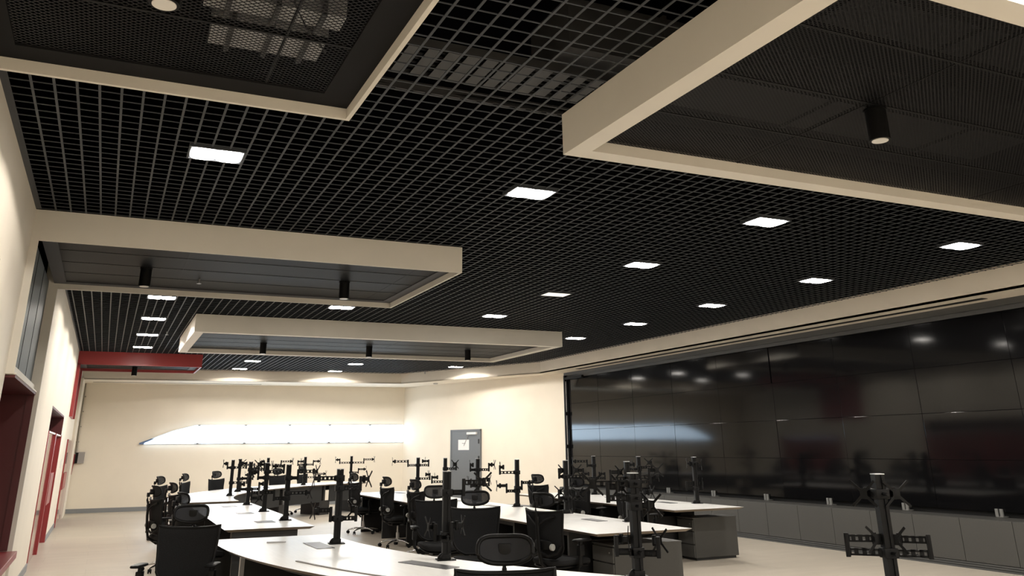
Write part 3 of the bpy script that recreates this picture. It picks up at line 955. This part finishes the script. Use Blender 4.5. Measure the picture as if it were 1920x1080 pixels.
# ------------------------------------------------------------------ office chair (faces local +y)
def make_chair():
    root = bpy.data.objects.new('office_chair', None); COL.objects.link(root)
    # seat
    def bend(p):
        q = p.copy()
        if p.y > 0.1: q.z -= 0.9 * (p.y - 0.1) ** 2
        q.z += 0.25 * p.x * p.x
        return q
    s = MB(); s.superq((0, 0.03, 0.425), (0.25, 0.245, 0.038), 0.5, 0.42, 36, 10, bend); s.build('seat', M['fabric'], root)
    s = MB(); s.superq((0, 0.02, 0.385), (0.235, 0.225, 0.016), 0.5, 0.4, 32, 8, bend); s.rbox(-0.10, 0.10, -0.14, 0.12, 0.33, 0.378, 0.012); s.build('seat_pan', M['plastic'], root)
    # backrest shell
    def hwid(t):
        return 0.155 + 0.075 * min(1, t / 0.22) ** 0.6 + 0.045 * max(0, t - 0.1)
    def bp(u, v):
        sx = 2 * u - 1
        t = v
        wv = hwid(t)
        if t < 0.12: wv *= 0.72 + 0.28 * math.sin(PI / 2 * t / 0.12)
        x = sx * wv
        y = -0.185 - 0.085 * t - 0.06 * math.sin(PI * min(1, t / 0.9)) * 0.35 + 0.055 * (x / 0.27) ** 2
        z = 0.475 + 0.445 * t - 0.012 * (1 - (sx) ** 2) * t + 0.012 * abs(sx) ** 4 * t
        return Vector((x, y, z)), Vector((0, -1, 0.15)).normalized()
    b = MB(); b.sheet(bp, 16, 16, 0.016); b.build('backrest', M['net'], root)
    edge = [bp(i / 14, 0)[0] for i in range(15)] + [bp(1, j / 14)[0] for j in range(1, 15)] + [bp(1 - i / 14, 1)[0] for i in range(1, 15)] + [bp(0, 1 - j / 14)[0] for j in range(1, 14)]
    f = MB(); f.tube(edge, 0.0125, 8, True); f.build('back_frame', M['plastic'], root)
    # spine, yoke and lumbar support
    k = MB()
    k.tube([(0, 0.0, 0.355), (0, -0.16, 0.36), (0, -0.27, 0.43), (0, -0.30, 0.56), (0, -0.315, 0.72), (0, -0.315, 0.87)], 0.024, 10, flat=0.7)
    for sx in (-1, 1):
        k.tube([(0, -0.29, 0.54), (sx * 0.10, -0.27, 0.50), (sx * 0.19, -0.22, 0.53), (sx * 0.225, -0.2, 0.6)], 0.015, 8)
        k.tube([(0, -0.315, 0.78), (sx * 0.10, -0.30, 0.84), (sx * 0.20, -0.255, 0.88)], 0.012, 8)
    k.build('spine', M['plastic'], root)
    lm = MB(); lm.superq((0, -0.265, 0.60), (0.13, 0.016, 0.05), 0.6, 0.6, 24, 8, lambda p: p + Vector((0, 2.2 * p.x * p.x, 0)))
    lo_ = lm.build('lumbar_support', M['plastic'], root)
    for sx in (-1, 1): MB().cyl((0, 0), 0.032, -0.012, 0.012, 16, T=Matrix.Translation((sx * 0.15, -0.255, 0.585)) @ Matrix.Rotation(PI / 2, 4, 'Y')).build('lumbar_knob', M['lumbar'], lo_)
    # headrest
    HY, HZ = -0.27, 1.03
    def hp(a, sc=1.0):
        ca, sa = math.cos(a), math.sin(a)
        x = 0.15 * sc * math.copysign(abs(ca) ** 0.72, ca)
        z = 0.074 * sc * math.copysign(abs(sa) ** 0.72, sa)
        if z > 0: z *= 0.82 + 0.25 * (x / 0.15) ** 2
        else: z *= 1.0 - 0.15 * (x / 0.15) ** 2
        y = 2.6 * x * x - 0.25 * z
        return Vector((x, HY + y, HZ + z))
    n = 36
    f = MB(); f.tube([hp(2 * PI * i / n) for i in range(n)], 0.0125, 8, True); hr = f.build('headrest', M['plastic'], root)
    g = MB(); vs = [Vector((0, HY, HZ))]; fs = []
    for ring in range(1, 6):
        for i in range(n): vs.append(hp(2 * PI * i / n, ring / 5))
    for i in range(n): fs.append((0, 1 + i, 1 + (i + 1) % n))
    for ring in range(4):
        for i in range(n):
            a = 1 + ring * n + i; b_ = 1 + ring * n + (i + 1) % n
            fs.append((a, a + n, b_ + n, b_))
    g.add(vs, fs, True); g.build('headrest_net', M['netgrey'], hr)
    st = MB(); st.tube([(0, -0.315, 0.84), (0, -0.34, 0.92), (0, -0.335, 0.99), (0, -0.295, 1.02)], 0.014, 8)
    st.rbox(-0.022, 0.022, -0.35, -0.315, 0.955, 1.01, 0.005); st.rbox(-0.035, 0.035, -0.31, -0.262, 0.985, 1.055, 0.006)
    st.build('headrest_stem', M['plastic'], root)
    for sx in (-1, 1):
        a = MB(); a.tube([(sx * 0.12, 0.0, 0.36), (sx * 0.26, 0.0, 0.37), (sx * 0.30, 0.0, 0.42), (sx * 0.305, 0.0, 0.63)], 0.02, 10, flat=1.3)
        a.rbox(sx * 0.305 - 0.026, sx * 0.305 + 0.026, -0.035, 0.035, 0.5, 0.60, 0.008)
        ar = a.build('armrest', M['plastic'], root)
        p = MB(); p.superq((sx * 0.31, 0.02, 0.645), (0.045, 0.125, 0.014), 0.6, 0.5, 24, 8); p.build('arm_pad', M['plastic'], ar)
    c = MB(); c.cyl((0, 0), 0.026, 0.09, 0.22, 18); c.cyl((0, 0), 0.016, 0.22, 0.345, 14); c.build('gas_column', M['chrome'], root)
    bs = MB(); bs.cyl((0, 0), 0.04, 0.075, 0.125, 20)
    for i in range(5):
        a = 2 * PI * i / 5 + 0.3
        d = Vector((math.cos(a), math.sin(a), 0))
        bs.tube([Vector((0, 0, 0.10)) + d * 0.03, Vector((0, 0, 0.095)) + d * 0.16, Vector((0, 0, 0.065)) + d * 0.30], 0.016, 8, rs=[0.02, 0.016, 0.011])
    bs.build('star_base', M['chrome'], root)
    for i in range(5):
        a = 2 * PI * i / 5 + 0.3
        T = Matrix.Translation((0.30 * math.cos(a), 0.30 * math.sin(a), 0.028)) @ Matrix.Rotation(a + 0.6, 4, 'Z') @ Matrix.Rotation(PI / 2, 4, 'X')
        w_ = MB(); w_.cyl((0, 0), 0.028, -0.024, -0.006, 16, T=T); w_.cyl((0, 0), 0.028, 0.006, 0.024, 16, T=T); w_.cyl((0, 0), 0.01, -0.01, 0.01, 8, T=T)
        w_.cyl((0.30 * math.cos(a), 0.30 * math.sin(a)), 0.008, 0.03, 0.066, 8)
        w_.build('caster', M['plastic'], root)
    return root
chair0 = make_chair()
CH = [
    (0.81, 8.60, 156, 'nearest black office chair on the left, facing the viewer beside the nearest curved desk', 'chairs on the left side of the room'),
    (0.72, 13.6, -76, 'black office chair left of the straight desk, leftmost of all, seen side on', 'chairs on the left side of the room'),
    (1.02, 14.7, -80, 'black office chair at the far half of the left straight desk, behind the leftmost', 'chairs on the left side of the room'),
    (0.89, 11.2, -76, 'black office chair right behind the nearest left chair, at the straight desk', 'chairs on the left side of the room'),
    (1.04, 18.4, -118, 'office chair at the near end of the furthest curved desk, headrest facing the room', 'chairs behind the furthest curved desk'),
    (1.62, 20.1, -113, 'office chair behind the furthest curved desk, second from its near end', 'chairs behind the furthest curved desk'),
    (2.43, 21.7, -135, 'office chair standing alone against the far wall, left of the mounts', 'chairs behind the furthest curved desk'),
    (4.12, 23.4, -150, 'office chair behind the furthest curved desk, half hidden by mounts, second from the right', 'chairs behind the furthest curved desk'),
    (4.86, 24.0, -130, 'office chair behind the furthest curved desk, the one furthest right', 'chairs behind the furthest curved desk'),
    (4.55, 17.4, -84, 'black office chair at the far end of the long middle desk', 'chairs at the long middle desk'),
    (4.43, 14.8, -84, 'black office chair at the long middle desk, second from its far end', 'chairs at the long middle desk'),
    (4.40, 13.2, -80, 'black office chair at the long middle desk, third from its far end', 'chairs at the long middle desk'),
    (3.94, 10.9, 172, 'black office chair facing the viewer, left of the second thick mount pole', 'chairs at the long middle desk'),
    (3.83, 9.30, 163, 'large black office chair facing the viewer, just right of the second thick mount pole', 'chairs at the long middle desk'),
    (2.09, 4.64, 158, 'closest black office chair at the bottom centre, only headrest and back top visible', None),
    (6.90, 14.0, -76, 'black office chair in the row nearest the video wall, furthest away', 'chairs at the row nearest the video wall'),
    (4.24, 8.50, -72, 'black office chair at the near end of the long middle desk, pale knob behind', 'chairs at the long middle desk'),
    (6.80, 12.4, -76, 'black office chair in the row nearest the video wall, partly behind a pole', 'chairs at the row nearest the video wall'),
    (6.82, 10.95, -80, 'black office chair at the near end of the row nearest the video wall', 'chairs at the row nearest the video wall'),
]
for i, (hx, hy, rz, lb, gp) in enumerate(CH):
    o = chair0 if i == 0 else copy_tree(chair0)
    a = R(rz)
    o.location = (hx - math.sin(a) * 0.27, hy + math.cos(a) * 0.27, 0)
    o.rotation_euler = (0, 0, a)
    tag(o, lb, 'chair', gp)

# ------------------------------------------------------------------ monitor mounts
pole_me = MB()
pole_me.box(-0.030, -0.009, -0.030, 0.030, 0.0, 0.66); pole_me.box(0.009, 0.030, -0.030, 0.030, 0.0, 0.66); pole_me.box(-0.01, 0.01, -0.022, 0.022, 0.0, 0.655)
pole_me = pole_me.mesh('pole', M['black'])
base_me = MB(); base_me.rbox(-0.075, 0.075, -0.065, 0.065, 0.0, 0.009, 0.003)
base_me.superq((-0.02, 0, 0.005), (0.05, 0.042, 0.05), 1.0, 1.0, 20, 8, lambda p: Vector((p.x, p.y, max(p.z, -0.0045)))); base_me.rbox(-0.038, 0.038, -0.038, 0.038, 0.0, 0.045, 0.005)
base_me = base_me.mesh('base_plate', M['black'])
cap_me = MB().rbox(-0.032, 0.032, -0.032, 0.032, 0.66, 0.666, 0.002).mesh('pole_cap', M['steel'])
vesa_me = MB()     # plate in local xz, facing local -y
vesa_me.rbox(-0.022, 0.022, -0.004, 0.0, -0.03, 0.03, 0.001)
for sx in (-1, 1):
    for sz in (-1, 1):
        vesa_me.add([(sx * 0.018, -0.004, sz * 0.008), (sx * 0.018, -0.004, sz * 0.030), (sx * 0.070, -0.010, sz * 0.078), (sx * 0.080, -0.010, sz * 0.068),
                     (sx * 0.018, 0.0, sz * 0.008), (sx * 0.018, 0.0, sz * 0.030), (sx * 0.070, -0.004, sz * 0.078), (sx * 0.080, -0.004, sz * 0.068)],
                    [(0, 1, 2, 3), (4, 7, 6, 5), (0, 4, 5, 1), (1, 5, 6, 2), (2, 6, 7, 3), (3, 7, 4, 0)])
vesa_me.rbox(-0.018, 0.018, 0.0, 0.04, -0.018, 0.018, 0.004); vesa_me.cyl((0, 0.045), 0.014, -0.034, 0.034, 12)
vesa_me = vesa_me.mesh('vesa_plate', M['black'])
clamp_me = MB().rbox(-0.042, 0.042, -0.042, 0.042, -0.028, 0.028, 0.005).cyl((0, 0), 0.01, 0, 0.06, 10, T=Matrix.Translation((0, -0.04, 0)) @ Matrix.Rotation(PI / 2, 4, 'X')).mesh('clamp', M['black'])
def put(name, me, parent, loc, rz=0.0):
    o = bpy.data.objects.new(name, me); COL.objects.link(o); o.parent = parent; o.location = loc; o.rotation_euler = (0, 0, rz); return o
def link_bar(mb, p, ang, ln_, z):
    """a flat bar with four oval openings"""
    T = Matrix.Translation((p[0], p[1], z)) @ Matrix.Rotation(ang, 4, 'Z')
    t = 0.010; h = 0.020
    mb.box(0.0, ln_, -t, t, h * 0.45, h, T); mb.box(0.0, ln_, -t, t, -h, -h * 0.45, T)
    n = 4
    for i in range(n + 1):
        x = ln_ * i / n
        w_ = 0.02 if i in (0, n) else 0.0125
        mb.box(max(0, x - w_), min(ln_, x + w_), -t, t, -h, h, T)
    mb.cyl((0, 0), 0.015, -0.024, 0.024, 12, T=T)
def make_mount(x, y, arms, label, group=None, yawp=0.0, h=0.66):
    br_ = math.atan2(x, y)
    t = thing('monitor_mount', label, 'monitor mount', (x, y, TZ), 0.0, group)
    put('pole', pole_me, t, (0, 0, 0.0), yawp - br_ * 0.5)
    put('base_plate', base_me, t, (0, 0, 0), yawp - br_ * 0.5)
    put('pole_cap', cap_me, t, (0, 0, 0), yawp - br_ * 0.5)
    lv = sorted(set(a[0] for a in arms))
    for z in lv: put('clamp', clamp_me, t, (0, 0, z), yawp - br_ * 0.5)
    for (z, r1, l1, upd, r2, l2, rp) in arms:
        A1 = R(r1) - br_; A2 = R(r2) - br_; AP = R(rp) - br_
        mb = MB()
        p0 = (0.04 * math.cos(A1), 0.04 * math.sin(A1))
        link_bar(mb, p0, A1, l1, z)
        p1 = (p0[0] + l1 * math.cos(A1), p0[1] + l1 * math.sin(A1))
        z2 = z
        if upd:
            z2 = z + 0.075 * upd
            T = Matrix.Translation((p1[0], p1[1], 0)) @ Matrix.Rotation(A1, 4, 'Z')
            mb.rbox(-0.014, 0.014, -0.014, 0.014, min(z, z2) - 0.03, max(z, z2) + 0.03, 0.004, T)
            link_bar(mb, p1, A2, l2, z2)
            p2_ = (p1[0] + l2 * math.cos(A2), p1[1] + l2 * math.sin(A2))
        else:
            p2_ = p1
        mb.cyl(p2_, 0.016, z2 - 0.03, z2 + 0.03, 12)
        ar = mb.build('arm', M['black'], t)
        # plate faces direction AP
        put('vesa_plate', vesa_me, ar, (p2_[0] + 0.045 * math.cos(AP), p2_[1] + 0.045 * math.sin(AP), z2), AP + PI / 2)
    return t
U, V = 0.52, 0.24
L2 = 'black mount '
# relative directions: 0 = picture right, 180 = picture left, -90 = toward the viewer
make_mount(2.13, 8.62, [(U + 0.06, 178, 0.16, 0, 0, 0, 190), (U - 0.03, 0, 0.16, 1, 70, 0.10, 20), (V - 0.02, 172, 0.03, 1, 180, 0.12, 200), (V - 0.02, -2, 0.13, 1, 120, 0.08, 60)], L2 + 'on the nearest curved desk, thick pole with a star plate reaching left', 'mounts on the nearest curved desk')
make_mount(2.61, 6.95, [(U - 0.02, 0, 0.10, 1, 5, 0.17, 100), (V - 0.08, 160, 0.05, 1, 100, 0.10, 200), (V - 0.06, -60, 0.04, 1, 40, 0.06, 10)], L2 + 'on the nearest curved desk, second thick pole in front of the turned chairs', 'mounts on the nearest curved desk')
make_mount(3.43, 5.40, [(U + 0.075, 181, 0.24, 0, 0, 0, -95), (U - 0.02, 184, 0.14, 1, 5, 0.07, 60), (U - 0.07, 10, 0.06, 0, 0, 0, 60), (V - 0.08, 190, 0.10, 1, 60, 0.07, 0), (V - 0.09, -8, 0.11, 1, 110, 0.07, 40)], L2 + 'on the nearest curved desk, third thick pole, big star plate upper left', 'mounts on the nearest curved desk', 0.1)
make_mount(4.39, 4.10, [(U + 0.03, 150, 0.05, 0, 0, 0, -110), (U + 0.03, 30, 0.05, 0, 0, 0, -70), (V - 0.02, 178, 0.19, 1, 5, 0.16, -60), (V - 0.02, 2, 0.19, 1, 175, 0.16, -120)], L2 + 'alone at the bottom right, in front of the video wall', 'mounts on the nearest curved desk', 0.05)
# straight left desk
make_mount(2.22, 11.72, [(U - 0.02, 0, 0.08, 1, 8, 0.20, 20), (V + 0.02, 180, 0.12, 1, 170, 0.14, 190), (V + 0.08, 5, 0.20, 0, 0, 0, 20)], L2 + 'nearest of three on the left straight desk', 'mounts on the left straight desk')
make_mount(2.24, 13.5, [(U + 0.02, 0, 0.20, 1, 180, 0.12, 170), (V + 0.02, 180, 0.15, -1, 10, 0.10, 60), (U - 0.06, 180, 0.08, 1, 120, 0.10, 150)], L2 + 'middle of three on the left straight desk', 'mounts on the left straight desk')
make_mount(2.26, 15.25, [(U + 0.02, 5, 0.18, 1, 170, 0.10, -80), (V, 175, 0.10, 1, 60, 0.12, 190), (V, 0, 0.12, 1, 40, 0.08, 20)], L2 + 'furthest of three on the left straight desk', 'mounts on the left straight desk')
# far curved desk
make_mount(2.38, 18.4, [(U, 0, 0.22, 1, 150, 0.10, -90), (U, 180, 0.06, 1, 120, 0.06, 185), (V, 5, 0.26, 1, 200, 0.10, 180)], L2 + 'on the furthest curved desk, at its near end', 'mounts on the furthest curved desk')
make_mount(2.75, 20.1, [(U + 0.02, 0, 0.26, -1, 10, 0.10, -90), (V + 0.02, 0, 0.25, 1, 185, 0.12, 180)], L2 + 'on the furthest curved desk, second from its near end', 'mounts on the furthest curved desk')
make_mount(3.62, 21.75, [(U - 0.02, 0, 0.26, 1, 0, 0.22, 10), (U - 0.02, 180, 0.05, 1, 170, 0.06, 180), (V, 0, 0.2, 1, 100, 0.1, 0)], L2 + 'on the furthest curved desk, third from its near end', 'mounts on the furthest curved desk')
make_mount(4.68, 22.62, [(U - 0.04, 180, 0.14, 1, 0, 0.13, 170), (U - 0.04, 0, 0.16, 1, 0, 0.12, 10), (V - 0.06, 0, 0.24, 1, 0, 0.2, 10), (V + 0.12, 180, 0.1, 1, 0, 0.14, 190)], L2 + 'on the furthest curved desk, fourth from its near end', 'mounts on the furthest curved desk')
make_mount(5.95, 22.95, [(U - 0.02, 180, 0.26, 1, 180, 0.06, 185), (U - 0.02, 0, 0.28, 1, 0, 0.22, 10), (V + 0.02, 0, 0.15, 1, 20, 0.16, 0)], L2 + 'on the furthest curved desk, at its right end', 'mounts on the furthest curved desk')
# middle desk
armset = {
    16.95: [(U, 180, 0.16, 1, 180, 0.26, 182), (U, 0, 0.17, 1, 180, 0.12, 0), (V + 0.03, 0, 0.2, 1, 165, 0.08, 10)],
    15.4: [(U - 0.04, 0, 0.16, 1, 160, 0.05, -60), (V + 0.02, 180, 0.2, 1, 0, 0.1, 180)],
    13.85: [(U - 0.03, 0, 0.15, 1, 20, 0.05, 10), (U - 0.03, 180, 0.08, 1, 0, 0.04, 180), (V + 0.02, 0, 0.15, 1, 160, 0.03, 10), (V, 180, 0.07, 1, 90, 0.06, 190)],
    12.29: [(U - 0.04, 180, 0.22, 1, 30, 0.06, 185), (V - 0.02, 180, 0.12, 1, 185, 0.10, 185), (V + 0.02, 0, 0.03, 1, 0, 0.12, 5)],
    10.73: [(U - 0.06, 180, 0.05, 1, 0, 0.03, 60), (U - 0.06, 0, 0.2, 1, 165, 0.12, -60), (V - 0.07, 0, 0.22, 1, 170, 0.12, -70), (V - 0.05, 180, 0.06, 1, 60, 0.05, 100)],
    9.17: [(U - 0.03, 0, 0.22, 1, 0, 0.08, -70), (U - 0.05, 180, 0.16, 1, 10, 0.1, 60), (V, 0, 0.15, 1, 60, 0.1, 20)]}
names = ['nearest', 'second', 'third', 'fourth', 'fifth', 'furthest']
for i, y in enumerate(DP):
    make_mount(5.75, y, armset[y], L2 + 'on the long middle desk, %s along it' % names[i], 'mounts on the long middle desk')
esets = [[(U + 0.05, 175, 0.02, 0, 0, 0, 185), (U + 0.03, 0, 0.02, 0, 0, 0, 0), (V - 0.03, 180, 0.10, 1, 0, 0.10, 60), (V - 0.03, 0, 0.06, 1, 160, 0.05, 0)],
         [(U - 0.03, 0, 0.18, 1, 180, 0.06, -80), (U - 0.06, 180, 0.14, 1, 0, 0.1, 200), (V + 0.02, 0, 0.15, 1, 30, 0.1, 0)],
         [(U - 0.02, 180, 0.08, 1, 180, 0.22, 190), (V + 0.04, 180, 0.16, 1, 0, 0.1, 180), (V + 0.04, 0, 0.16, 1, 180, 0.1, 0)]]
for i, y in enumerate(EP):
    make_mount(8.34, y, esets[i], L2 + 'on the desk nearest the video wall, %s' % ('standing alone at its near end', 'middle one', 'furthest one')[i], 'mounts on the desk nearest the video wall')
bpy.context.view_layer.update()
